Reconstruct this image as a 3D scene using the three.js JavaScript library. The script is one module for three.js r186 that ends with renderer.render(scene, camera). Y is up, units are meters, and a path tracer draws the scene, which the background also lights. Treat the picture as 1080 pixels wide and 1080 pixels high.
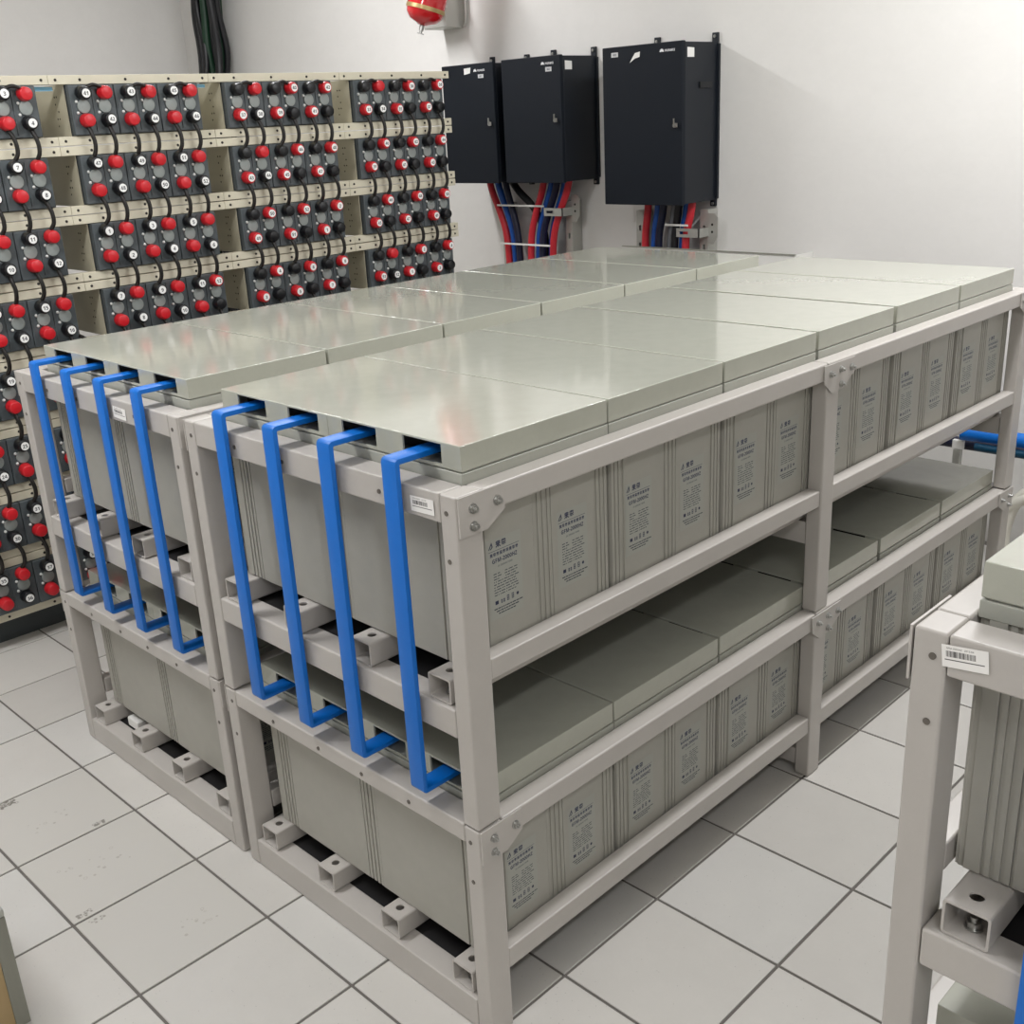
import * as THREE from 'three';
import { RoundedBoxGeometry } from 'three/addons/geometries/RoundedBoxGeometry.js';
import { mergeGeometries, toCreasedNormals } from 'three/addons/utils/BufferGeometryUtils.js';
import { RectAreaLightUniformsLib } from 'three/addons/lights/RectAreaLightUniformsLib.js';
import { Brush, Evaluator, SUBTRACTION } from 'three-bvh-csg';

// ---------------------------------------------------------------- camera, light, exposure
const scene = new THREE.Scene();
scene.background = new THREE.Color(0x000000);
const camera = new THREE.PerspectiveCamera(50.409, 1, 0.05, 40);
camera.position.set(-1.0386, 1.6060, 1.1755);
camera.up.set(0.27493, 0.93933, -0.20512);
camera.lookAt(-1.0386 + 0.65967, 1.6060 - 0.33950, 1.1755 - 0.67050);
const renderer = new THREE.WebGLRenderer();
renderer.toneMapping = THREE.LinearToneMapping;
renderer.toneMappingExposure = 2.1;
renderer.shadowMap.enabled = true;
RectAreaLightUniformsLib.init();
const CEILING = 3.0, XW = 2.95, ZL = -5.66, XF = -3.2, ZR = 3.2;
const LAMP_COLOR = 0xfdfdff;
// suspended batten lamps of the room: [x, z, intensity]
const LAMP_Y = 2.72;
const LAMPS = [[-0.8, -1.3, 30], [1.8, 0.2, 33], [1.75, -3.3, 20], [-1.2, 1.9, 14]];

// ---------------------------------------------------------------- helpers
let seed = 7;
const rnd = () => { seed = (seed * 1664525 + 1013904223) >>> 0; return seed / 4294967296; };
const used = {};
const numbered = (n) => { used[n] = (used[n] ?? -1) + 1; return used[n] ? n + '_' + String(used[n]).padStart(3, '0') : n; };
const sh = (o) => { o.traverse((c) => { if (c.isMesh) { c.castShadow = true; c.receiveShadow = true; } }); return o; };
function thing(name, label, category, [x, y, z] = [0, 0, 0], group) {
  const o = new THREE.Group(); o.name = numbered(name); o.position.set(x, y, z);
  o.userData = { label, category }; if (group) o.userData.group = group;
  scene.add(o); return o;
}
function single(name, geo, mat, label, category, group) {
  const o = new THREE.Mesh(geo, mat); o.name = numbered(name); o.userData = { label, category };
  if (group) o.userData.group = group;
  o.castShadow = o.receiveShadow = true; scene.add(o); return o;
}
function part(name, geo, mat, parent, label) {
  const o = new THREE.Mesh(geo, mat); o.name = name; o.castShadow = o.receiveShadow = true;
  if (label) o.userData.label = label;
  parent.add(o); return o;
}
function copy(src, label, pos) {
  const o = src.clone(); o.name = numbered(src.name.replace(/_\d{3}$/, '')); o.userData = { ...src.userData, label };
  o.position.set(...pos); scene.add(o); return o;
}
// box from min to max, with rounded edges when r > 0
function bx(x0, x1, y0, y1, z0, z1, r = 0) {
  const w = Math.abs(x1 - x0), h = Math.abs(y1 - y0), d = Math.abs(z1 - z0);
  const g = r > 0 ? new RoundedBoxGeometry(w, h, d, 2, Math.min(r, w / 2.01, h / 2.01, d / 2.01)) : new THREE.BoxGeometry(w, h, d);
  g.translate((x0 + x1) / 2, (y0 + y1) / 2, (z0 + z1) / 2);
  return r > 0 ? muv(g) : g;
}
const mg = (...gs) => mergeGeometries(gs.flat().map((g) => { const q = g.index ? g.toNonIndexed() : g; for (const k of Object.keys(q.attributes)) if (!['position', 'normal', 'uv'].includes(k)) q.deleteAttribute(k); return q; }));
// uv in metres (one texture per 0.3 m), projected along each face's main axis
function muv(g) {
  if (g.index) g = g.toNonIndexed();
  const p = g.attributes.position, n = g.attributes.normal, uv = g.attributes.uv;
  for (let t = 0; t < p.count; t += 3) {
    let ax = 0, ay = 0, az = 0; for (let k = 0; k < 3; k++) { ax += Math.abs(n.getX(t + k)); ay += Math.abs(n.getY(t + k)); az += Math.abs(n.getZ(t + k)); }
    for (let k = 0; k < 3; k++) { const i = t + k, x = p.getX(i) / 0.3, y = p.getY(i) / 0.3, z = p.getZ(i) / 0.3; if (ax > ay && ax > az) uv.setXY(i, z, y); else if (ay > az) uv.setXY(i, x, z); else uv.setXY(i, x, y); }
  }
  return g;
}
function cyl(r0, r1, len, axis, x, y, z, seg = 16) {
  const g = new THREE.CylinderGeometry(r1, r0, len, seg);
  if (axis === 'x') g.rotateZ(-Math.PI / 2); if (axis === 'z') g.rotateX(Math.PI / 2);
  return g.translate(x, y, z);
}
function tube(pts, r, seg = 24, rad = 8) {
  return new THREE.TubeGeometry(new THREE.CatmullRomCurve3(pts.map((p) => new THREE.Vector3(...p)), false, 'centripetal'), seg, r, rad, false);
}
const ev = new Evaluator(); ev.useGroups = false; ev.attributes = ['position', 'normal', 'uv'];
function cut(base, tools) {
  let b = new Brush(base); b.updateMatrixWorld();
  for (const t of tools) { const k = new Brush(t); k.updateMatrixWorld(); b = ev.evaluate(b, k, SUBTRACTION); }
  return b.geometry;
}
function plate(pts, depth, bevel = 0) {   // polygon in x,y extruded along +z
  const s = new THREE.Shape(pts.map((p) => new THREE.Vector2(...p)));
  return new THREE.ExtrudeGeometry(s, { depth, bevelEnabled: bevel > 0, bevelSize: bevel, bevelThickness: bevel, bevelSegments: 1 });
}
function planeZ(w, h) { return new THREE.PlaneGeometry(w, h); }                       // faces +z
function planeX(w, h) { return new THREE.PlaneGeometry(w, h).rotateY(-Math.PI / 2); }  // faces -x
// textures
function noiseTex(size, lo, hi, oct, srgb, speck = 0) {
  const d = new Uint8Array(size * size * 4), grids = [];
  for (let o = 0; o < oct.length; o++) { const n = oct[o]; grids.push([n, Float32Array.from({ length: n * n }, rnd)]); }
  for (let y = 0; y < size; y++) for (let x = 0; x < size; x++) {
    let v = 0, wsum = 0;
    grids.forEach(([n, g], k) => {
      const fx = x / size * n, fy = y / size * n, ix = Math.floor(fx), iy = Math.floor(fy), tx = fx - ix, ty = fy - iy;
      const a = g[iy % n * n + ix % n], b = g[iy % n * n + (ix + 1) % n], c = g[(iy + 1) % n * n + ix % n], e = g[(iy + 1) % n * n + (ix + 1) % n];
      const w = 1 / (k + 1); v += w * ((a * (1 - tx) + b * tx) * (1 - ty) + (c * (1 - tx) + e * tx) * ty); wsum += w;
    });
    v = lo + (hi - lo) * v / wsum; if (speck && rnd() < speck) v *= 0.72;
    const i = (y * size + x) * 4; d[i] = d[i + 1] = d[i + 2] = Math.max(0, Math.min(255, v * 255)); d[i + 3] = 255;
  }
  const t = new THREE.DataTexture(d, size, size); t.wrapS = t.wrapT = THREE.RepeatWrapping; t.magFilter = THREE.LinearFilter; t.minFilter = THREE.LinearMipmapLinearFilter; t.generateMipmaps = true;
  if (srgb) t.colorSpace = THREE.SRGBColorSpace; t.needsUpdate = true; return t;
}
function canvasTex(w, h, draw) {
  const c = document.createElement('canvas'); c.width = w; c.height = h; draw(c.getContext('2d'), w, h);
  const t = new THREE.CanvasTexture(c); t.colorSpace = THREE.SRGBColorSpace; t.anisotropy = 8; return t;
}
const NTH = ['first', 'second', 'third', 'fourth', 'fifth', 'sixth', 'seventh', 'eighth'];

// ---------------------------------------------------------------- materials
const std = (color, roughness, extra = {}) => new THREE.MeshPhysicalMaterial({ color, roughness, ...extra });
const tFine = noiseTex(256, 0.965, 1.0, [16, 48, 128], true);
const tPaint = noiseTex(256, 0.97, 1.0, [6, 24, 96], true);
const tWall = noiseTex(512, 0.95, 1.0, [5, 20, 90, 256], true); tWall.repeat.set(2, 1);
const tRough = noiseTex(256, 0.88, 1.0, [8, 32, 120], false);
const M = {
  wall: std(0xe6e4e0, 0.8, { map: tWall }),
  ceiling: std(0xe2e1dd, 0.9, { map: tFine }),
  grout: std(0x6f6b66, 0.95),
  rack: std(0xbeb9b3, 0.36, { map: tPaint, roughnessMap: tRough }),
  lid: std(0xb4b5a8, 0.12, { map: tFine, roughnessMap: tRough, clearcoat: 0.45, clearcoatRoughness: 0.07 }),
  lip: std(0xacada3, 0.35, { map: tFine }),
  case: std(0xacaaa1, 0.4, { map: tFine }),
  dark: std(0x17171a, 0.7),
  hole: std(0x2a2723, 0.8),
  board: std(0x1c1b1c, 0.5),
  screw: std(0x6b655e, 0.45, { metalness: 0.3 }),
  strap: std(0x006cca, 0.42, { map: tPaint }),
  steel: std(0xb9b9b6, 0.28, { metalness: 0.9 }),
  zinc: std(0xb8b8b2, 0.45, { metalness: 0.55 }),
  beige: std(0xd8d2bc, 0.5, { map: tPaint }),
  tray: std(0xb9b39d, 0.45, { map: tPaint }),
  cell: std(0x50575a, 0.42, { map: tFine }),
  cellEdge: std(0x3a4042, 0.5),
  red: std(0xc81e28, 0.38),
  capBlack: std(0x0d0f13, 0.4),
  vent: std(0x8d9390, 0.35),
  nub: std(0xd8dad6, 0.35),
  cable: std(0x15120f, 0.45),
  cabinet: std(0x060f1a, 0.65, { specularIntensity: 0.6, map: tFine }),
  cabSide: std(0x060f1a, 0.5, { map: tFine }),
  cRed: std(0xc02733, 0.45), cBlue: std(0x0c4ea3, 0.45), cNavy: std(0x0c1230, 0.45), cBlack: std(0x0d0e13, 0.45), cGrey: std(0x7d7f84, 0.5),
  white: std(0xe9e8e4, 0.5), whiteTrunk: std(0xe6e5e0, 0.5),
  green: std(0x0a2f1c, 0.55),
  bottle: std(0xc4161e, 0.16, { clearcoat: 0.8, clearcoatRoughness: 0.05 }),
  brass: std(0xb39a6a, 0.35, { metalness: 0.6 }),
  film: std(0x8fcdf0, 0.4),
  tan: std(0xb59c72, 0.6, { map: tPaint }), stoneGrey: std(0x8f8f84, 0.6, { map: tPaint }),
};

// ---------------------------------------------------------------- room
function struct(name, geo, mat) { const o = new THREE.Mesh(geo, mat); o.name = name; o.userData = { kind: 'structure' }; o.castShadow = o.receiveShadow = true; scene.add(o); return o; }
struct('wall_back', bx(XW, XW + 0.15, -0.1, CEILING + 0.1, ZL - 0.15, ZR + 0.15), M.wall);
struct('wall_left', bx(XF, XW, -0.1, CEILING + 0.1, ZL - 0.15, ZL), M.wall);
struct('wall_right', bx(XF, XW, -0.1, CEILING + 0.1, ZR, ZR + 0.15), M.wall);
struct('wall_front', bx(XF - 0.15, XF, -0.1, CEILING + 0.1, ZL - 0.15, ZR + 0.15), M.wall);
struct('ceiling', bx(XF, XW, CEILING, CEILING + 0.1, ZL, ZR), M.ceiling);
const floor = new THREE.Group(); floor.name = 'floor'; floor.userData = { kind: 'structure' }; scene.add(floor);
part('grout_bed', bx(XF, XW, -0.1, -0.0025, ZL, ZR), M.grout, floor);
{
  const T = 0.3, OX = -0.0909, OZ = -1.8121, G = 0.0032;
  const tg = bx(-T / 2 + G, T / 2 - G, -0.02, 0, -T / 2 + G, T / 2 - G, 0.0015);
  { const p = tg.attributes.position, uv = tg.attributes.uv; for (let i = 0; i < p.count; i++) uv.setXY(i, p.getX(i) / T + 0.5, 0.5 - p.getZ(i) / T); }
  const mats = [0xd2cfc9, 0xd6d3cd, 0xcecbc5, 0xd3d1cc].map((c, k) => std(c, 0.36, { map: noiseTex(256, 0.97, 1.0, [5, 14, 60, 160], true, k % 2 ? 0.0008 : 0.0003) }));
  // two tiles with worn, chipped glaze seen at the left edge of the photo
  const worn = (marks) => std(0xd4d1cb, 0.32, { map: canvasTex(256, 256, (c) => {
    c.fillStyle = '#f4f4f3'; c.fillRect(0, 0, 256, 256);
    for (const [x, y, n, s, col] of marks) { c.fillStyle = c.strokeStyle = col; for (let k = 0; k < n; k++) { c.beginPath(); c.arc(x + (rnd() - 0.5) * s, y + (rnd() - 0.5) * s * 0.6, 1 + rnd() * 2.6, 0, 7); k % 3 ? c.fill() : c.stroke(); } }
  }) });
  const special = { '-1,1': worn([[77, 15, 46, 34, '#96938e'], [182, 242, 20, 26, '#a5a29d'], [120, 150, 10, 90, '#d6d4d0']]), '-1,2': worn([[29, 243, 14, 26, '#b0ada8'], [110, 110, 16, 120, '#dad8d4']]), '-1,3': worn([[40, 20, 10, 34, '#c0bdb8'], [150, 170, 14, 90, '#dcdad6']]) };
  const far = [];
  for (let i = -11; i <= 10; i++) for (let j = -13; j <= 16; j++) {
    const x = OX + (i + 0.5) * T, z = OZ + (j + 0.5) * T;
    if (x < XF + 0.1 || x > XW - 0.1 || z < ZL + 0.1 || z > ZR - 0.1) continue;
    const m = special[i + ',' + j] || mats[(i * 7 + j * 13 + 999) % 4];
    const near = x > -1.35 && x < 2.8 && z > -2.9 && z < 0.95;
    if (near) { const t = part('tile', tg, m, floor); t.position.set(x, 0, z); t.rotation.y = Math.floor(rnd() * 4) * Math.PI / 2 * (special[i + ',' + j] ? 0 : 1); } else far.push(tg.clone().translate(x, 0, z));
  }
  const st = part('tile_field', mg(far), mats[0], floor); st.userData.kind = 'stuff';
}

// suspended batten lamps: prismatic diffuser glowing down and to both sides
LAMPS.forEach(([x, z, inten], k) => {
  const t = thing('batten_lamp', `suspended white batten lamp, ${NTH[k]} of those overhead outside the picture`, 'lamp', [x, LAMP_Y, z], 'suspended batten lamps');
  part('housing', bx(-0.62, 0.62, 0.055, 0.1, -0.075, 0.075, 0.004), M.white, t);
  for (const xr of [-0.45, 0.45]) part('rod', bx(xr - 0.006, xr + 0.006, 0.1, CEILING - LAMP_Y - 0.001, -0.006, 0.006), M.zinc, t);
  const prof = new THREE.Shape([[-0.07, 0.053], [-0.07, 0.045], [-0.045, 0], [0.045, 0], [0.07, 0.045], [0.07, 0.053]].map((p) => new THREE.Vector2(...p)));
  part('diffuser', new THREE.ExtrudeGeometry(prof, { depth: 1.2, bevelEnabled: false }).translate(0, 0, -0.6).rotateY(Math.PI / 2), new THREE.MeshStandardMaterial({ color: 0xffffff, emissive: LAMP_COLOR, emissiveIntensity: 4, roughness: 0.6 }), t);
  for (const [dz, dy, ty, tz, w] of [[0, -0.004, -1, 0, 0.09], [0.064, 0.02, -0.5, 0.87, 0.05], [-0.064, 0.02, -0.5, -0.87, 0.05]]) {
    const l = new THREE.RectAreaLight(LAMP_COLOR, inten * (w > 0.06 ? 1.1 : 1.2), 1.2, w); l.name = 'batten_light'; l.position.set(0, dy, dz); t.add(l);
    l.lookAt(x, LAMP_Y + dy + ty, z + dz + tz); l.castShadow = true;
  }
});

// ---------------------------------------------------------------- new battery racks
const RW = 0.817, RL = 2.305, TOP = 1.067;
const gBolt = (() => {   // washer, hex head, stud tip; axis +z, base at z = 0
  return mg(cyl(0.0085, 0.0085, 0.002, 'z', 0, 0, 0.001, 14), cyl(0.0068, 0.0066, 0.005, 'z', 0, 0, 0.0045, 6), cyl(0.0035, 0.003, 0.005, 'z', 0, 0, 0.0095, 8));
})();
const gScrew = cyl(0.0042, 0.0042, 0.0016, 'x', 0, 0, 0, 12);
// hollow rectangular support tube with a bolt hole in its upper face
const tubeZ = [-0.729, -0.515, -0.299, -0.085];
const gTube = (() => {
  const W = 0.056, H = 0.047, t = 0.0032, r = 0.005;
  const rr = (sh_, w, h, q) => { const x = -w / 2, y = -h / 2; sh_.moveTo(x + q, y); sh_.lineTo(x + w - q, y); sh_.quadraticCurveTo(x + w, y, x + w, y + q); sh_.lineTo(x + w, y + h - q); sh_.quadraticCurveTo(x + w, y + h, x + w - q, y + h); sh_.lineTo(x + q, y + h); sh_.quadraticCurveTo(x, y + h, x, y + h - q); sh_.lineTo(x, y + q); sh_.quadraticCurveTo(x, y, x + q, y); };
  const s = new THREE.Shape(); rr(s, W, H, r); const h = new THREE.Path(); rr(h, W - 2 * t, H - 2 * t, r - t * 0.6); s.holes.push(h);
  const g = new THREE.ExtrudeGeometry(s, { depth: RL - 0.016, bevelEnabled: false, curveSegments: 3 });
  g.rotateY(Math.PI / 2).translate(0.008, H / 2, 0);
  return cut(mg(g), [cyl(0.0088, 0.0088, 0.02, 'y', 0.036, H, 0, 18)]);
})();
const gTubeBolt = mg(cyl(0.011, 0.011, 0.002, 'y', 0.036, 0.0045, 0, 14), cyl(0.009, 0.009, 0.008, 'y', 0.036, 0.009, 0, 6), cyl(0.005, 0.005, 0.006, 'y', 0.036, 0.016, 0, 10));
const stickerTex = canvasTex(256, 128, (c, w, h) => {
  c.fillStyle = '#f4f2ee'; c.fillRect(0, 0, w, h); c.fillStyle = '#55504e'; c.font = '15px sans-serif';
  c.fillText('GFM-2000HZ   2013.04', 26, 24);
  c.fillStyle = '#2b2827'; let x = 24; while (x < 190) { const q = 1 + Math.floor(rnd() * 4); c.fillRect(x, 34, q, 34); x += q + 1 + Math.floor(rnd() * 3); }
  c.fillRect(16, 82, 218, 5);
});
const mSticker = std(0xffffff, 0.5, { map: stickerTex });
function buildRack(label, x, z, sticker) {
  const R = thing('battery_rack', label, 'rack', [x, 0, z], 'grey two-tier steel battery racks');
  const px = [[0, 0.055], [1.12, 1.175], [RL - 0.055, RL]];
  px.forEach(([a, b], k) => {
    for (const [z0, z1] of [[-0.002, -0.04], [-RW + 0.002, -RW + 0.04]]) {
      part('post', bx(a, b, 0.001, k === 1 ? 0.412 : 0.457, z0, z1, 0.004), M.rack, R);
      part('post', bx(a, b, 0.46, k === 1 ? 1.022 : TOP, z0, z1, 0.004), M.rack, R);
    }
  });
  // long rails
  const spans = [[0.056, 1.118], [1.1205, RL - 0.056]];
  for (const [a, b] of spans) for (const s of [0, 1]) {
    const zz = (d) => s ? -RW + d : -d;
    part('top_rail', bx(a, b, 1.026, TOP, zz(0.001), zz(0.0405), 0.0045), M.rack, R);
    part('side_rail', bx(a, b, 0.729, 0.768, zz(0.005), zz(0.0395), 0.003), M.rack, R);
    part('top_rail', bx(a, b, 0.415, 0.459, zz(0.001), zz(0.0405), 0.0045), M.rack, R);
    part('side_rail', bx(a, b, 0.128, 0.172, zz(0.005), zz(0.0395), 0.003), M.rack, R);
  }
  // cross beams at both ends and the middle
  const zi = -0.041, zo = -RW + 0.041;
  for (const [a, b] of [[0.0005, 0.05], [RL - 0.05, RL - 0.0005]]) {
    part('end_beam', bx(a, b, 1.017, TOP, zi, zo, 0.003), M.rack, R);
    part('end_beam', bx(a, b, 0.42, 0.459, zi, zo, 0.004), M.rack, R);
    part('cross_beam', bx(a, b, 0.628, 0.682, zi, zo, 0.004), M.rack, R);
    part('base_plate', bx(a, b, 0.002, 0.0695, zi, zo, 0.003), M.rack, R);
  }
  part('cross_beam', bx(1.123, 1.172, 0.628, 0.682, zi, zo), M.rack, R);
  part('cross_beam', bx(1.123, 1.172, 0.025, 0.0695, zi, zo), M.rack, R);
  for (const y of [0.07, 0.683]) for (const tz of tubeZ) {
    const t = part('support_tube', gTube, M.rack, R); t.position.set(0, y, tz);
    part('bolt', gTubeBolt, M.steel, t);
  }
  // black insulating boards under the batteries
  for (const [a, b] of [[0.051, 1.122], [1.173, RL - 0.051]]) for (const y of [0.06, 0.672]) part('insulating_board', bx(a, b, y, y + 0.006, zi - 0.05, zo + 0.05), M.board, R, 'black board under the batteries');
  // corner gussets with bolts
  const near = [[0.001, TOP - 0.001], [0.1, TOP - 0.001], [0.1, 1.024], [0.06, 1.0], [0.001, 1.0]];
  const mid = [[1.098, 1.062], [1.234, 1.062], [1.234, 1.028], [1.182, 0.998], [1.134, 0.996], [1.101, 1.022]];
  const low = (p) => p.map(([a, b]) => [a, b - 0.608]);
  const mir = (p) => p.map(([a, b]) => [RL - a, b]).reverse();
  const bn = [[0.03, 1.043], [0.03, 1.014], [0.083, 1.042]], bm = [[1.127, 1.04], [1.171, 1.044], [1.218, 1.041], [1.174, 1.01]];
  for (const [pts, bs] of [[near, bn], [mid, bm], [mir(near), bn.map(([a, b]) => [RL - a, b])], [low(near), low(bn)], [low(mid), low(bm)], [mir(low(near)), low(bn).map(([a, b]) => [RL - a, b])]]) {
    const g = part('gusset', plate(pts, 0.003), M.rack, R);
    for (const [a, b] of bs) { const q = part('bolt', gBolt, M.steel, g); q.position.set(a, b, 0.003); q.rotation.z = rnd() * 2; }
    const gb = part('gusset', plate(pts, 0.003).translate(0, 0, -RW - 0.003), M.rack, R);
  }
  // screws on the end frame
  for (const zc of [-0.025, -RW + 0.025]) for (const y of [1.037, 0.956, 0.428, 0.345]) part('screw', gScrew, M.screw, R).position.set(-0.0002, y, zc);
  for (const zc of [-0.19, -0.33, -0.47, -0.63]) for (const y of [1.04, 0.437]) part('screw', gScrew, M.screw, R).position.set(-0.0002, y, zc);
  if (sticker) { const s = part('barcode_sticker', planeX(sticker[2], 0.026), mSticker, R, 'white barcode sticker'); s.position.set(-0.0009, sticker[1], sticker[0]); s.rotation.x = sticker[3] || 0; }
  return R;
}
const ZLEFT = -0.842, Z3 = 0.717 + RW;
buildRack('grey two-tier battery rack in the middle, its bolted long side facing the aisle', 0, 0, [-0.081, 1.039, 0.056, -0.04]);
buildRack('grey two-tier battery rack at left, next to the wall of red-capped batteries', 0, ZLEFT, [-1.097 - ZLEFT, 1.038, 0.058, 0.03]);
buildRack('grey battery rack cut off by the right edge, open post and sticker in front', 0.015, Z3, [0.777 - Z3, 1.045, 0.05, -0.12]);

// ---------------------------------------------------------------- new batteries
const BL = 0.3570, BW = 0.702, PITCH = 0.3626, BX0 = 0.053, BZ0 = -0.042;
const yCase = 0.338;
const gCase = (() => {
  const e = 0.0035, g = [bx(e, BL - e, 0, yCase, -e, -BW + e, 0.002)];
  const plX = [[0.040, 0.1545], [0.201, 0.3155]];
  for (const s of [0, 1]) {
    const zz = (d) => s ? -BW + d : -d;
    for (const [a, b] of plX) g.push(bx(a, b, 0.002, yCase - 0.001, zz(0), zz(e + 0.001), 0.001));
    for (const c of [0.008, 0.019, 0.030, 0.159, 0.1715, 0.184, 0.1965, BL - 0.030, BL - 0.019, BL - 0.008]) g.push(bx(c - 0.0035, c + 0.0035, 0.002, yCase - 0.001, zz(0.0012), zz(e + 0.001)));
  }
  for (const s of [0, 1]) {
    const xx = (d) => s ? BL - d : d;
    for (const [a, b] of [[-0.012, -0.032], [-0.07, -0.328], [-0.374, -0.632], [-0.67, -0.69]]) g.push(bx(xx(0), xx(e + 0.001), 0.002, yCase - 0.001, a, b, 0.001));
    for (const c of [0.039, 0.051, 0.063, 0.333, 0.345, 0.357, 0.369, 0.639, 0.651, 0.663]) g.push(bx(xx(0.0012), xx(e + 0.001), 0.002, yCase - 0.001, -c + 0.0035, -c - 0.0035));
  }
  return mg(g);
})();
const gLip = mg(bx(0.004, BL - 0.004, yCase, 0.3545, -0.004, -BW + 0.004), bx(-0.0006, BL + 0.0006, 0.331, 0.3525, 0.0006, -BW - 0.0006, 0.0015));
const slots = [[-0.641, -0.545], [-0.471, -0.377], [-0.306, -0.211], [-0.141, -0.046]];
const gLid = (() => {
  const base = new RoundedBoxGeometry(BL, 0.043, BW, 2, 0.0018).translate(BL / 2, 0.3765, -BW / 2);
  const tools = [bx(0.0035, BL - 0.0035, 0.34, 0.3945, -0.0035, -BW + 0.0035)];
  for (const [a, b] of slots) tools.push(bx(-0.01, 0.01, 0.361, 0.3945, a, b));
  tools.push(bx(-0.01, 0.0012, 0.35, 0.41, -0.3475, -0.3488));
  return muv(cut(base, tools));
})();
const gBlock = bx(0.052, BL - 0.01, 0.3555, 0.392, -0.01, -BW + 0.01);
const labelTex = canvasTex(256, 448, (c, w, h) => {
  c.fillStyle = '#a9aaa2'; c.fillRect(0, 0, w, h);
  const ink = '#131c40', ink2 = '#29323f'; c.fillStyle = ink; c.strokeStyle = ink;
  // mark: small angular peak, then two square characters
  c.lineWidth = 6; c.beginPath(); c.moveTo(14, 52); c.lineTo(34, 20); c.lineTo(40, 40); c.lineTo(26, 52); c.stroke();
  const glyph = (x, y, s, k) => { c.lineWidth = Math.max(1.5, s / 10); c.strokeRect(x + s * 0.12, y + s * 0.1, s * 0.72, s * (0.3 + 0.2 * (k % 2))); c.beginPath(); for (let i = 0; i < 3; i++) { c.moveTo(x, y + s * (0.25 + 0.28 * i)); c.lineTo(x + s * 0.95, y + s * (0.25 + 0.28 * i)); } c.moveTo(x + s * 0.48, y); c.lineTo(x + s * 0.48, y + s); if (k % 3 === 0) { c.moveTo(x + s * 0.45, y + s * 0.55); c.lineTo(x, y + s); c.moveTo(x + s * 0.5, y + s * 0.55); c.lineTo(x + s, y + s); } c.stroke(); };
  glyph(66, 16, 36, 0); glyph(108, 16, 36, 1);
  c.lineWidth = 2; c.beginPath(); c.moveTo(10, 66); c.lineTo(240, 66); c.stroke();
  for (let k = 0; k < 9; k++) glyph(20 + k * 24, 76, 20, k);
  c.font = 'bold 32px sans-serif'; c.fillText('GFM-2000HZ', 32, 134);
  c.fillStyle = ink2; c.font = '15px sans-serif'; c.fillText('2V 2000Ah/10HR', 72, 160);
  c.font = '13px sans-serif';
  for (let k = 0; k < 9; k++) { let x = 38; while (x < 205) { const q = 6 + rnd() * 26; if (k > 2 || x < 80 || x > 120) c.fillRect(x, 192 + k * 15, q, 4.5); x += q + 4 + rnd() * 6; } }
  c.fillStyle = ink; c.fillRect(40, 346, 24, 20); c.font = 'bold 24px sans-serif';
  c.lineWidth = 4; for (const x of [86, 104]) c.strokeRect(x, 350, 7, 16);
  for (const x of [132, 168]) { c.strokeRect(x, 340, 12, 26); c.beginPath(); c.moveTo(x, 354); c.lineTo(x + 12, 354); c.stroke(); }
  c.beginPath(); c.arc(212, 352, 9, 0, 7); c.fill();
  c.fillStyle = ink2; for (let k = 0; k < 3; k++) { let x = 30 + k * 16; while (x < 225 - k * 24) { const q = 8 + rnd() * 22; c.fillRect(x, 388 + k * 15, q, 6); x += q + 4; } }
});
const mLabel = std(0xffffff, 0.45, { map: labelTex });
const gLabel = planeZ(0.08, 0.145);
function buildBattery(label, pos, group) {
  const B = thing('battery', label, 'battery', pos, group);
  const c = part('case', gCase, M.case, B);
  for (const lx of [0.083, 0.254]) part('printed_label', gLabel, mLabel, c, 'dark blue printed label').position.set(lx, 0.152, 0.0006);
  part('rim', gLip, M.lip, B);
  const l = part('lid', gLid, M.lid, B);
  part('terminal_block', gBlock, M.dark, B);
  return B;
}
const MIDX = [0.053, 0.414, 0.778, 1.147, 1.521, 1.890];
const bxAt = (i, left) => left ? 0.057 + i * PITCH : MIDX[i];
let proto = null;
function battery(label, pos, group) {
  if (!proto) return (proto = buildBattery(label, pos, group));
  const b = copy(proto, label, pos); b.userData.group = group; return b;
}
const END = ['first at the strap end', 'second from the strap end', 'third from the strap end', 'fourth from the strap end', 'fifth from the strap end', 'last, at the far end'];
for (const [zz, rack] of [[0, 'middle rack'], [ZLEFT, 'left rack']]) for (const [y, tier] of [[0.731, 'upper tier'], [0.118, 'lower tier']])
  for (let i = 0; i < 6; i++) battery(`grey-lidded battery, ${tier} of the ${rack}, ${END[i]}`, [bxAt(i, zz < 0), y, zz + BZ0], `batteries on the ${rack}`);
for (const [y, tier] of [[0.731, 'upper tier'], [0.118, 'lower tier']]) for (let i = 0; i < 3; i++)
  battery(`grey-lidded battery, ${tier} of rack cut off at right, ${NTH[i]} from its post`, [bxAt(i) + 0.034, y, Z3 - 0.0725], 'batteries on the right rack');

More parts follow.
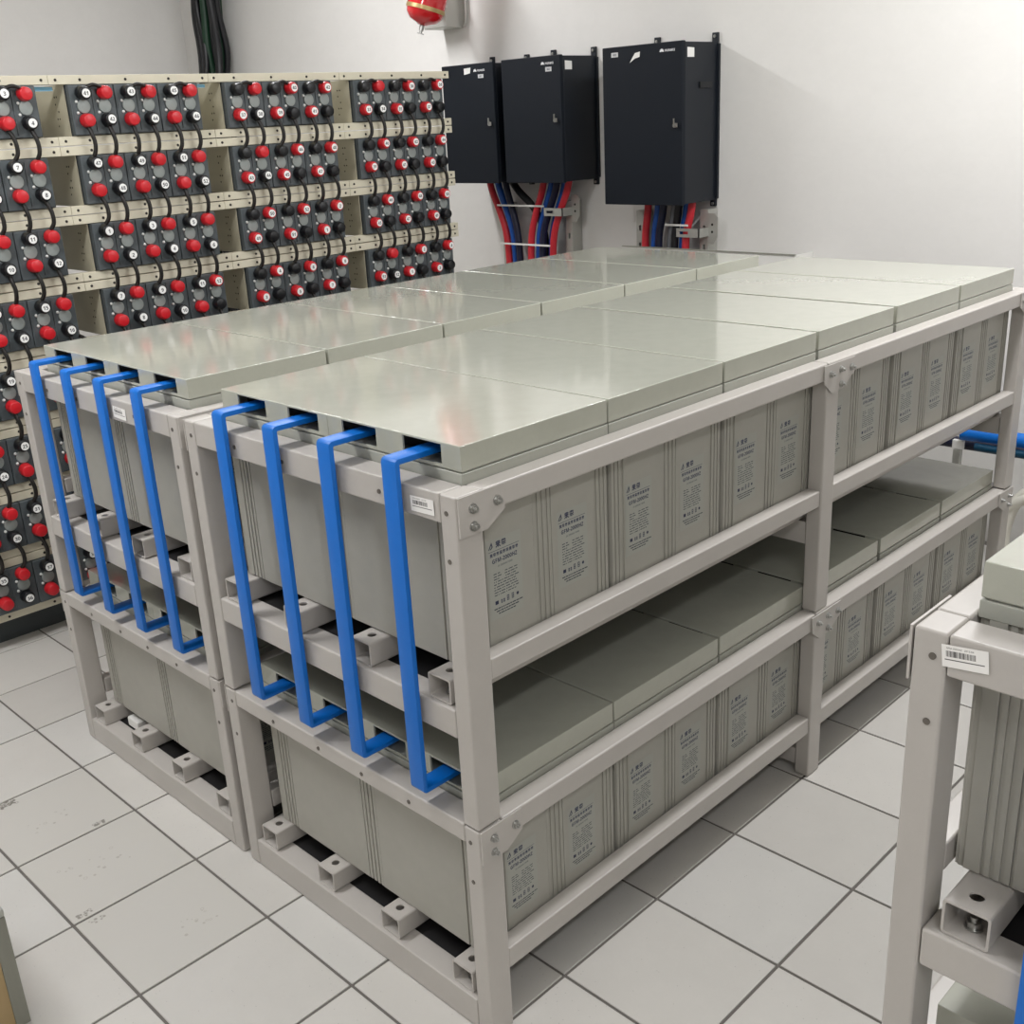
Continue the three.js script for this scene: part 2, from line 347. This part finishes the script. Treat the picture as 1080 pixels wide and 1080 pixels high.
// ---------------------------------------------------------------- blue connector straps
const gStrap = (() => {
  const x0 = -0.016, x1 = 0.098, y0 = 0.493, y1 = 1.109, t = 0.0075, r = 0.009, s = new THREE.Shape();
  s.moveTo(x1, y1); s.lineTo(x0 + r, y1); s.quadraticCurveTo(x0, y1, x0, y1 - r); s.lineTo(x0, y0 + r); s.quadraticCurveTo(x0, y0, x0 + r, y0); s.lineTo(x1, y0);
  s.lineTo(x1, y0 + t); s.lineTo(x0 + t + 0.003, y0 + t); s.quadraticCurveTo(x0 + t, y0 + t, x0 + t, y0 + t + 0.003); s.lineTo(x0 + t, y1 - t - 0.003); s.quadraticCurveTo(x0 + t, y1 - t, x0 + t + 0.003, y1 - t); s.lineTo(x1, y1 - t);
  return toCreasedNormals(new THREE.ExtrudeGeometry(s, { depth: 0.033, bevelEnabled: true, bevelSize: 0.0012, bevelThickness: 0.0015, bevelSegments: 2, curveSegments: 5 }).translate(0, 0, -0.0165), 0.7);
})();
const gShim = bx(0.09, 0.103, 0, 0.0075, -0.012, 0.012);
const strapZ = [-0.651, -0.479, -0.312, -0.138];
for (const [zz, rx, rack, n] of [[0, 0, 'middle rack', 4], [ZLEFT, 0, 'left rack', 4], [Z3, 0.02, 'rack cut off at right', 1]])
  for (let k = 0; k < n; k++) {
    const t = thing('connector_strap', n === 1 ? 'blue flat connector strap at the very right edge of the picture' : `blue flat U-shaped strap on the end of the ${rack}, ${k === 3 ? 'rightmost' : k === 0 ? 'leftmost' : NTH[k] + ' from left'}`, 'strap', [rx, 0, zz + strapZ[k] + (n === 1 ? 0.011 : 0)], 'blue straps joining upper and lower batteries');
    part('sleeve', gStrap, M.strap, t);
  }
single('foam_block', bx(0.052, 0.105, 0.0705, 0.098, -1.50, -1.442, 0.004), M.white, 'small white block beside a support tube at the foot of the left rack', 'block');

// ---------------------------------------------------------------- old battery wall: stacked trays with front-terminal batteries
const OZ = -2.4, OTOP = 1.804, OPITCH = 0.2125, OGP = 0.5635, OB0 = 0.6065, OBW = 0.1535;
const gRail = (() => { const g = bx(-0.052, OGP - 0.053, 0, 0.0275, 0, -0.03, 0.0015); return g; })();
const gRivet = cyl(0.0045, 0.004, 0.002, 'z', 0, 0, 0.001, 10);
const trayH = OPITCH - 0.003;
const gTraySide = (() => bx(-0.004, -0.0015, 0.026, trayH - 0.026, -0.012, -0.36))();
const gTrayBack = bx(-0.004, OGP - 0.1, 0.026, trayH - 0.026, -0.36, -0.363);
const gPin = cyl(0.003, 0.003, 0.001, 'x', 0, 0, 0, 8);
function buildTray(label, pos) {
  const T = thing('battery_tray', label, 'rack tray', pos, 'stacked beige steel battery trays');
  const rb = part('bottom_rail', gRail, M.beige, T), rt = part('top_rail', gRail, M.beige, T); rt.position.y = trayH - 0.0275;
  for (const r of [rb, rt]) for (const x of [-0.03, 0.05, 0.205, 0.36, OGP - 0.075]) part('rivet', gRivet, M.hole, r).position.set(x, 0.0135, 0);
  const a = part('side_panel', gTraySide, M.tray, T); for (let k = 0; k < 5; k++) for (const zq of [-0.07, -0.085]) if ((k + (zq < -0.08)) % 3) part('vent_hole', gPin, M.hole, a).position.set(-0.0042, 0.06 + k * 0.022, zq);
  part('side_panel', gTraySide, M.tray, T).position.x = OBW * 3 + 0.0055;
  part('back_panel', gTrayBack, M.tray, T);
  part('floor_panel', bx(-0.004, OBW * 3 + 0.004, 0.0235, 0.0255, -0.031, -0.36), M.tray, T);
  return T;
}
const SHELF = ['top', 'second', 'third', 'fourth', 'fifth', 'sixth', 'seventh', 'bottom'];
const BAY = ['bay at the left edge', 'second bay from left', 'third bay from left', 'right-hand bay'];
let trayProto = null;
const oy = (r) => OTOP - (r + 1) * OPITCH + 0.003;   // underside of tray r
const ox = (b) => OB0 + (b - 1) * OGP;
for (let b = 0; b < 4; b++) for (let r = 0; r < 8; r++) {
  const lab = `beige steel tray, ${SHELF[r]} tier of the old battery wall, ${BAY[b]}`, pos = [ox(b), oy(r), OZ];
  if (trayProto) copy(trayProto, lab, pos); else trayProto = buildTray(lab, pos);
}
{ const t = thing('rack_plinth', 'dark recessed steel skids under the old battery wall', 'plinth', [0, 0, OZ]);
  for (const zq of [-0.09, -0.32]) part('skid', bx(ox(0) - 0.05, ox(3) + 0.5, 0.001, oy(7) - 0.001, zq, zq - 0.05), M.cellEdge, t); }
// number stickers: an atlas of two-digit numbers
const atlas = canvasTex(640, 640, (c) => {
  c.fillStyle = '#f3f3f0'; c.fillRect(0, 0, 640, 640); c.fillStyle = '#23262b'; c.textAlign = 'center'; c.textBaseline = 'middle'; c.font = 'bold 34px sans-serif';
  for (let k = 0; k < 100; k++) c.fillText(String(k), (k % 10) * 64 + 32, Math.floor(k / 10) * 64 + 33);
});
const mDisc = std(0xffffff, 0.4, { map: atlas });
const discGeo = {};
function disc(n) {
  if (discGeo[n]) return discGeo[n];
  const g = new THREE.CylinderGeometry(0.0135, 0.0135, 0.0012, 18).rotateX(Math.PI / 2), p = g.attributes.position, uv = g.attributes.uv;
  for (let i = 0; i < p.count; i++) uv.setXY(i, ((n % 10) + 0.5 + p.getX(i) / 0.0135 * 0.44) / 10, 1 - (Math.floor(n / 10) + 0.5 - p.getY(i) / 0.0135 * 0.44) / 10);
  return (discGeo[n] = g);
}
const CH = 0.153;
const gCell = bx(0.0012, OBW - 0.0012, 0, CH, -0.006, -0.33, 0.002);
const gFace = mg(bx(0.001, OBW - 0.001, 0.001, CH - 0.001, 0.012, -0.006, 0.003));
const gRidge = mg(bx(0.0745, 0.079, 0.01, CH - 0.01, 0.0155, 0.011, 0.001), bx(0.006, 0.010, 0.03, 0.12, 0.0135, 0.011));
const gCap = new THREE.LatheGeometry([[0, 0], [0.0215, 0], [0.0218, 0.006], [0.0208, 0.02], [0.0198, 0.029], [0.0170, 0.0335], [0, 0.0345]].map((p) => new THREE.Vector2(...p)), 18).rotateX(Math.PI / 2);
const gVent = new THREE.LatheGeometry([[0, 0], [0.0215, 0], [0.0215, 0.004], [0.0195, 0.006], [0, 0.0065]].map((p) => new THREE.Vector2(...p)), 18).rotateX(Math.PI / 2);
const gNub = new THREE.SphereGeometry(0.005, 8, 6);
const colX = (b, c) => (c >> 1) * OBW + (c & 1 ? 0.1125 : 0.0415);
const capY = [0.1275, 0.044];
let num = 1;
function buildCell(b, r, k) {
  const x = ox(b) + k * OBW, y = oy(r) + 0.0285;
  const B = thing('front_terminal_battery', `red and black capped battery, ${['left', 'middle', 'right'][k]} in ${SHELF[r]} tray, ${BAY[b]}`, 'battery', [x, y, OZ], 'old batteries in the beige trays');
  part('case', gCell, M.cellEdge, B);
  const f = part('face_panel', gFace, M.cell, B); part('ridge', gRidge, M.cell, f);
  for (let c = 0; c < 2; c++) {
    const cx = c ? 0.1125 : 0.0415;
    part('vent_plug', gVent, M.vent, B).position.set(cx, 0.087, 0.0125);
    for (let v = 0; v < 2; v++) {
      const isRed = (c + v) % 2 === 1;
      const p = part('terminal_cap', gCap, isRed ? M.red : M.capBlack, B, isRed ? 'red terminal cap' : 'black terminal cap'); p.position.set(cx, capY[v], 0.0125);
      p.rotation.z = rnd() * 6; p.rotation.y = (rnd() - 0.5) * 0.14; p.rotation.x = (rnd() - 0.5) * 0.14;
      const odd = (c === 1 && k === 0 && ((b === 2 && r < 2) || (b === 3 && (r === 0 || r === 3)))) || (b === 1 && r === 3 && k === 2 && c === 1);
      const stickered = (b < 2) !== odd ? !isRed : isRed;
      if (stickered) { const d = part('number_disc', disc(num), mDisc, p, 'white round number sticker'); d.position.set(0, 0, 0.035); d.rotation.z = -p.rotation.z; num = num % 52 + 1; }
      part('nub', gNub, M.nub, B).position.set(cx - 0.021, capY[v] + (v ? 0.024 : -0.026), 0.014);
    }
  }
}
const vis = (x, y, z) => { const v = new THREE.Vector3(x, y, z).project(camera); return v.x > -1.03; };
camera.updateMatrixWorld(); camera.updateProjectionMatrix();
for (let b = 0; b < 4; b++) for (let r = 0; r < 8; r++) for (let k = 0; k < 3; k++) if (vis(ox(b) + k * OBW + 0.15, oy(r) + 0.1, OZ)) buildCell(b, r, k);
// vertical jumper cables between trays
for (let b = 0; b < 4; b++) for (let r = 0; r < 7; r++) for (let c = 0; c < 6; c++) {
  const x = ox(b) + colX(b, c); if (!vis(x, oy(r), OZ)) continue;
  const ya = oy(r) + 0.0285 + capY[1] - 0.019, yb = oy(r + 1) + 0.0285 + capY[0] + 0.0215, j = (rnd() - 0.5) * 0.008;
  const g = tube([[x, ya + 0.002, OZ + 0.024], [x + 0.005 + j, ya - 0.022, OZ + 0.033], [x + 0.009 + j, (ya + yb) / 2, OZ + 0.036], [x + 0.008 + j, yb + 0.018, OZ + 0.034], [x + 0.002, yb - 0.001, OZ + 0.026]], 0.0068, 14, 7);
  single('jumper_cable', g, M.cable, `black jumper cable below the ${SHELF[r]} tray, ${NTH[c]} across, ${BAY[b]}`, 'cable', 'jumper cables of the old battery wall');
}
// short links along the top tray
for (let b = 0; b < 4; b++) for (let k = 0; k < 3; k++) {
  const x = ox(b) + k * OBW, y = oy(0) + 0.0285 + capY[0]; if (!vis(x + 0.15, y, OZ)) continue;
  single('link_cable', tube([[x + 0.052, y + 0.016, OZ + 0.03], [x + 0.077, y + 0.023, OZ + 0.031], [x + 0.101, y + 0.016, OZ + 0.03]], 0.006, 10, 7), M.cable, `short black link over the ${['left', 'middle', 'right'][k]} battery of the top tray, ${BAY[b]}`, 'cable', 'short links along the top tray');
}
single('film_strip', plate([[0, 0], [0.07, 0], [0.07, 0.012], [0, 0.014]], 0.001).translate(ox(0) + 0.468, oy(0) + 0.165, OZ - 0.04), M.film, 'scrap of light blue film under the top rail, left bay gap', 'film', 'light blue film scraps');
single('film_strip', plate([[0, 0], [0.05, 0], [0.05, 0.01], [0, 0.012]], 0.001).translate(ox(1) + 0.468, oy(0) + 0.167, OZ - 0.04), M.film, 'scrap of light blue film under the top rail, second bay gap', 'film', 'light blue film scraps');
// loose black cable lying along the lower edge of the fourth tray
single('loose_cable', tube([[ox(0) + 0.44, oy(3) + 0.05, OZ + 0.05], [ox(0) + 0.5, oy(3) + 0.012, OZ + 0.05], [ox(1) + 0.02, oy(3) + 0.008, OZ + 0.05], [ox(1) + 0.06, oy(3) + 0.03, OZ + 0.05]], 0.006), M.cable, 'loose black cable drooping across the gap beside the left rack lids', 'cable');

// ---------------------------------------------------------------- wall cabinets
const logoTex = canvasTex(256, 64, (c, w, h) => {
  c.clearRect(0, 0, w, h); c.fillStyle = '#e8e8ea';
  for (let k = 0; k < 8; k++) { const a = Math.PI * (1.0 + k / 7), r = 17; c.save(); c.translate(34, 44); c.rotate(a + Math.PI / 2); c.beginPath(); c.ellipse(0, -18, 5, 16, 0, 0, 7); c.fill(); c.restore(); }
  c.font = 'bold 38px sans-serif'; c.fillText('HUAWEI', 76, 48);
});
const mLogo = std(0xffffff, 0.5, { map: logoTex, transparent: true });
const tagTex = (txt) => canvasTex(128, 64, (c, w, h) => { c.fillStyle = '#c9cacb'; c.fillRect(0, 0, w, h); c.fillStyle = '#30343a'; c.font = 'bold 40px sans-serif'; c.textAlign = 'center'; c.fillText(txt, w / 2, 47); });
function cabinet(label, z0, z1, y0, y1, opt) {   // z0 < z1, front faces -x
  const D = 0.25, C = thing('wall_cabinet', label, 'cabinet', [XW, y0, z1], 'black wall cabinets'), w = z1 - z0, h = y1 - y0;
  part('body', bx(-D + 0.022, -0.012, 0.004, h - 0.004, -0.004, -w + 0.004, 0.003), M.cabSide, C);
  const d = part('door', bx(-D, -D + 0.02, 0, h, 0, -w, 0.004), M.cabinet, C);
  const lock = part('lock', mg(cyl(0.009, 0.009, 0.008, 'x', -D - 0.004, h * 0.5, -0.035, 14), bx(-D - 0.012, -D - 0.008, h * 0.5 - 0.004, h * 0.5 + 0.026, -0.038, -0.032), bx(-D - 0.012, -D - 0.008, h * 0.5 - 0.008, h * 0.5 + 0.008, -0.026, -0.018)), M.steel, d);
  const lg = part('logo', planeX(0.085, 0.021), mLogo, d, 'white logo and lettering'); lg.position.set(-D - 0.0008, h - 0.03, -opt.logo);
  for (const [zq, yq, ww, hh, txt] of opt.tags || []) { const s = part('tag', planeX(ww, hh), std(0xffffff, 0.5, { map: tagTex(txt) }), d, 'small pale tag'); s.position.set(-D - 0.0008, h - yq, -zq); }
  for (const poly of opt.torn || []) { const s = part('torn_sticker', plate(poly, 0.0006).rotateY(-Math.PI / 2), M.white, d, 'torn white sticker'); s.position.set(-D - 0.0002, 0, 0); }
  if (opt.side) { const s = part('side_sticker', plate([[0, 0], [0.045, 0], [0.045, 0.034], [0, 0.036]], 0.0006), M.white, C, 'white paper sticker'); s.position.set(-D + 0.035, h - 0.06, -0.0038); }
  if (opt.recess) part('side_handle', bx(-0.135, -0.055, h * 0.72, h * 0.755, -0.005, 0.003), M.capBlack, C);
  for (const [zq, s] of [[-0.016, 1], [-w + 0.1, 1.15]]) for (const up of [1, 0]) {
    const m = part('mounting_lug', up ? bx(-0.012, 0, h - 0.02, h + 0.032 * s, zq - 0.014, zq + 0.014, 0.002) : bx(-0.012, 0, -0.022, 0.02, zq - 0.014, zq + 0.014, 0.002), M.cabSide, C);
    part('lug_bolt', cyl(0.006, 0.006, 0.005, 'x', -0.0145, up ? h + 0.018 * s : -0.011, zq, 8), M.steel, m);
  }
  part('edge_flange', bx(-0.014, -0.002, 0.01, h - 0.01, 0.006, -0.01), M.cabSide, C);
  return C;
}
cabinet('black wall cabinet partly hidden by the old battery wall, leftmost of three', -2.945, -2.60, 1.325, 1.853, { logo: 0.085, tags: [[0.08, 0.056, 0.036, 0.016, '001']], torn: [[[-0.19, 0.483], [-0.15, 0.488], [-0.145, 0.512], [-0.19, 0.51]]] });
cabinet('black wall cabinet in the middle of the three', -2.547, -2.19, 1.327, 1.855, { logo: 0.07, tags: [[0.068, 0.055, 0.036, 0.018, '002']], side: true });
cabinet('large black wall cabinet at right, standing apart from the other two', -1.955, -1.548, 1.24, 1.86, { logo: 0.07, tags: [[0.34, 0.03, 0.036, 0.018, '003']], torn: [[[-0.235, 0.59], [-0.21, 0.594], [-0.212, 0.574], [-0.235, 0.57], [-0.262, 0.555], [-0.25, 0.572]]], side: true, recess: true });

// power cables below the cabinets and their galvanised holders
function pcable(label, pts, mat, r = 0.017) { single('power_cable', tube(pts, r, 26, 10), mat, label, 'cable', 'power cables below the wall cabinets'); }
const CX = 2.84;
const setA = [   // [z at cabinet, z at trunk, x offset, material, words]
  [-2.81, -2.69, 0, 'cRed', 'red cable, leftmost under the two left cabinets'], [-2.765, -2.655, 0.012, 'cBlue', 'blue cable beside the leftmost red one under the left cabinets'], [-2.70, -2.615, 0, 'cNavy', 'navy cable left of the gap under the two left cabinets'],
  [-2.425, -2.535, -0.01, 'cRed', 'middle red cable under the two left cabinets'], [-2.39, -2.50, 0.01, 'cBlue', 'blue cable right of the middle red one under the left cabinets'], [-2.345, -2.465, -0.004, 'cNavy', 'navy cable in the right bundle under the left cabinets'],
  [-2.32, -2.43, 0.024, 'cBlue', 'thin blue cable near the holder under the left cabinets'], [-2.275, -2.402, 0, 'cRed', 'rightmost red cable under the two left cabinets'],
];
for (const [za, zb, dx, m, w] of setA) pcable(w, [[CX + dx, 1.36, za], [CX + dx, 1.29, za + (zb - za) * 0.15], [CX + dx, 1.17, za + (zb - za) * 0.62], [CX + dx, 1.07, za + (zb - za) * 0.9], [CX + dx, 0.45, zb]], M[m], 0.0165);
pcable('thick black cable crossing diagonally under the two left cabinets', [[CX + 0.05, 1.36, -2.73], [CX + 0.05, 1.28, -2.66], [CX + 0.05, 1.2, -2.56], [CX + 0.05, 1.1, -2.5], [CX + 0.05, 0.45, -2.49]], M.cBlack, 0.018);
const setB = [
  [-1.825, -1.845, 0, 'cRed', 'left red cable under the large right cabinet'], [-1.775, -1.80, 0.008, 'cBlue', 'left blue cable under the large right cabinet'], [-1.735, -1.765, -0.008, 'cNavy', 'navy cable in the middle under the large right cabinet'],
  [-1.695, -1.722, 0.02, 'cGrey', 'grey cable in the middle under the large right cabinet'], [-1.66, -1.684, -0.004, 'cBlack', 'black cable right of the grey one under the large cabinet'], [-1.628, -1.655, 0.014, 'cBlue', 'right blue cable under the large right cabinet'], [-1.588, -1.625, -0.006, 'cRed', 'rightmost red cable under the large right cabinet'],
];
for (const [za, zb, dx, m, w] of setB) pcable(w, [[CX + dx, 1.28, za], [CX + dx, 1.2, za + (zb - za) * 0.35], [CX + dx, 1.1, zb], [CX + dx, 0.9, zb]], M[m], 0.0165);
function holder(label, z, y0, y1, tabY, dir, bar) {
  const H = thing('cable_holder', label, 'bracket', [XW, y0, z], 'galvanised cable holders'), h = y1 - y0;
  part('upright', cut(bx(-0.072, -0.004, 0, h, -0.02, 0.02), [0.25, 0.5, 0.75].map((t) => bx(-0.12, 0.01, h * t - 0.012, h * t + 0.012, -0.006, 0.006))), M.zinc, H);
  if (tabY !== null) { const g = part('ear', plate([[0, -0.05], [0.03, -0.05], [0.05, -0.02], [0.05, 0.06], [0.035, 0.075], [0, 0.075]], 0.004).rotateY(-Math.PI / 2).translate(-0.072, tabY - y0, dir > 0 ? 0.02 : -0.02), M.zinc, H); for (const q of [0, 0.03]) part('hole', cyl(0.005, 0.005, 0.002, 'x', -0.0765, tabY - y0 + q, 0.044), M.hole, g); }
  if (bar) part('slotted_arm', cut(mg(bx(-0.145, -0.14, tabY - y0 - 0.018, tabY - y0 + 0.018, -0.09, 0.025), bx(-0.145, -0.07, tabY - y0 - 0.018, tabY - y0 + 0.018, 0.021, 0.025)), [bx(-0.16, -0.13, tabY - y0 - 0.006, tabY - y0 + 0.006, -0.075, -0.03)]), M.zinc, H);
  return H;
}
holder('galvanised cable holder left of the cables under the two left cabinets', -2.745, 0.6, 1.22, null, 1, false);
holder('galvanised cable holder with slotted arm right of the left cable bundle', -2.325, 0.6, 1.235, 1.19, 1, true);
holder('galvanised cable holder left of the cables under the large right cabinet', -1.905, 0.9, 1.20, null, 1, false);
holder('galvanised cable holder with slotted arm under the large right cabinet', -1.565, 0.9, 1.21, 1.12, 1, true);
const tieG = (z0, z1, y) => bx(CX - 0.03, CX - 0.027, y - 0.004, y + 0.004, z0, z1);
single('cable_tie', tieG(-2.73, -2.42, 1.215), M.white, 'upper white tie across the cables under the left cabinets', 'cable tie', 'white cable ties');
single('cable_tie', tieG(-2.72, -2.39, 1.035), M.white, 'lower white tie across the cables under the left cabinets', 'cable tie', 'white cable ties');
single('cable_tie', tieG(-1.72, -1.6, 1.15), M.white, 'white tie across the cables under the large right cabinet', 'cable tie', 'white cable ties');
{ const t = thing('cable_trunking', 'white wall trunking behind the rack ends, cables dropping into it', 'trunking', [XW, 0, 0]);
  part('channel', mg(bx(-0.142, -0.138, 0.82, 1.05, -1.95, -1.09), bx(-0.138, -0.001, 0.82, 0.824, -1.95, -1.09), bx(-0.138, -0.001, 0.824, 1.05, -1.094, -1.09)), M.whiteTrunk, t);
  part('rim', bx(-0.146, -0.137, 1.051, 1.055, -1.95, -1.086), M.stoneGrey, t); }

// ---------------------------------------------------------------- extinguisher, its bracket, cable bundle, other items
{
  const E = thing('fire_extinguisher', 'red hanging extinguisher bottle with brass band at the top edge', 'extinguisher', [2.62, 2.0, -2.985]);
  const prof = [[0.0, 0.045], [0.028, 0.045], [0.036, 0.052], [0.08, 0.068], [0.105, 0.1], [0.112, 0.14], [0.112, 0.36], [0.1, 0.41], [0.06, 0.45], [0, 0.46]].map((p) => new THREE.Vector2(...p));
  part('bottle', new THREE.LatheGeometry(prof, 32), M.bottle, E);
  part('band', new THREE.CylinderGeometry(0.1145, 0.1145, 0.022, 32, 1, false).translate(0, 0.135, 0), M.brass, E);
  const nz = part('nozzle', mg(cyl(0.014, 0.014, 0.03, 'y', 0, 0.032, 0), cyl(0.009, 0.009, 0.02, 'y', 0, 0.01, 0), cyl(0.02, 0.02, 0.004, 'y', 0, 0.0, 0)), M.steel, E);
  E.scale.setScalar(0.8); E.rotateOnWorldAxis(new THREE.Vector3(0.7, 0, -0.7).normalize(), 0.3);
  const B = thing('extinguisher_bracket', 'grey metal wall bracket box beside the red extinguisher', 'bracket', [XW, 2.035, -3.1]);
  part('backbox', bx(-0.13, -0.001, 0, 0.5, -0.085, 0.075, 0.004), M.zinc, B);
  part('arm', bx(-0.225, -0.128, 0.085, 0.115, 0.035, 0.055), M.zinc, B);
  part('strap_plate', bx(-0.136, -0.131, 0.085, 0.112, -0.1, 0.1), M.zinc, B);
  part('conduit', tube([[-0.02, 0.5, 0.095], [-0.02, 0.02, 0.095], [-0.02, 0.0, 0.08]], 0.006), M.zinc, B);
}
{
  const B = thing('cable_bundle', 'dark green and black cable bundle hanging in the corner behind the old batteries', 'cable bundle', [2.84, 0, -5.17]);
  for (let k = 0; k < 16; k++) {
    const a = k * 2.4, rr = 0.03 + 0.04 * (k % 3), pts = [];
    for (let y = 0.0; y <= 2.99; y += 0.23) pts.push([Math.cos(a + y * 1.3) * rr * 0.7 + (rnd() - 0.5) * 0.04, Math.max(0.03, y), Math.sin(a + y * 1.3) * rr + (rnd() - 0.5) * 0.05 + (y - 2) * 0.13]);
    part('cable', tube(pts, 0.021 + 0.006 * (k % 2), 60, 6), k % 3 === 1 ? M.green : M.cBlack, B);
  }
}
// blue and navy cables running across behind the far end of the middle rack
single('blue_conduit', tube([[2.7, 0.482, -0.33], [2.7, 0.486, -0.2], [2.7, 0.49, 0.5]], 0.026, 20, 12), M.strap, 'bright blue conduit behind the far end of the middle rack', 'conduit');
single('navy_cable', tube([[2.76, 0.425, -0.55], [2.76, 0.427, -0.2], [2.76, 0.43, 0.5]], 0.022, 20, 12), M.cNavy, 'navy cable just under the bright blue conduit', 'cable');
single('teal_cable', tube([[2.675, 0.446, -0.27], [2.675, 0.446, -0.1], [2.675, 0.446, 0.3]], 0.014, 20, 10), std(0x0b3c55, 0.3), 'dark teal cable between blue conduit and navy cable', 'cable');
{ const t = thing('conduit_stand', 'white clip stand holding the blue conduit behind the rack', 'stand', [2.7, 0, -0.34]);
  part('stem', bx(-0.012, 0.012, 0.001, 0.42, -0.012, 0.012), M.zinc, t); part('clip', bx(-0.008, 0.008, 0.421, 0.4545, -0.02, 0.02, 0.003), M.white, t); part('foot', bx(-0.06, 0.06, 0.0, 0.006, -0.06, 0.06), M.zinc, t);
  const t2 = thing('conduit_stand', 'second stand of the blue conduit, outside the picture at right', 'stand', [2.7, 0, 0.4]);
  part('stem', bx(-0.012, 0.012, 0.001, 0.42, -0.012, 0.012), M.zinc, t2); part('clip', bx(-0.008, 0.008, 0.421, 0.461, -0.02, 0.02, 0.003), M.white, t2); part('foot', bx(-0.06, 0.06, 0.0, 0.006, -0.06, 0.06), M.zinc, t2); }
{ const pts = []; for (let k = 0; k <= 90; k++) { const a = k / 90 * Math.PI * 2 * 4, r = 0.14 + 0.012 * Math.sin(k * 0.7); pts.push([2.62 + Math.sin(a) * 0.05 + k * 0.0004, 0.19 + Math.sin(a) * r + 0.0, -0.0 + Math.cos(a) * r]); }
  single('hose_coil', tube(pts, 0.02, 260, 8), std(0xd9d6cb, 0.45), 'coil of off-white hose standing behind the far post of the middle rack', 'hose'); }
// low box corner entering at the bottom left
{ const B = thing('floor_box', 'corner of a low tan and grey box at the bottom left edge', 'box', [-0.568, 0, -0.711]);
  part('body', bx(-0.35, -0.004, 0.001, 0.25, -0.004, -0.3, 0.003), M.tan, B);
  part('corner_edge', mg(bx(-0.026, 0, 0.001, 0.25, 0, -0.0045), bx(-0.0045, 0, 0.001, 0.25, -0.0045, -0.03)), M.stoneGrey, B);
  part('cap', bx(-0.352, 0.001, 0.251, 0.268, 0.001, -0.302, 0.004), M.zinc, B); }

sh(scene);
renderer.render(scene, camera);
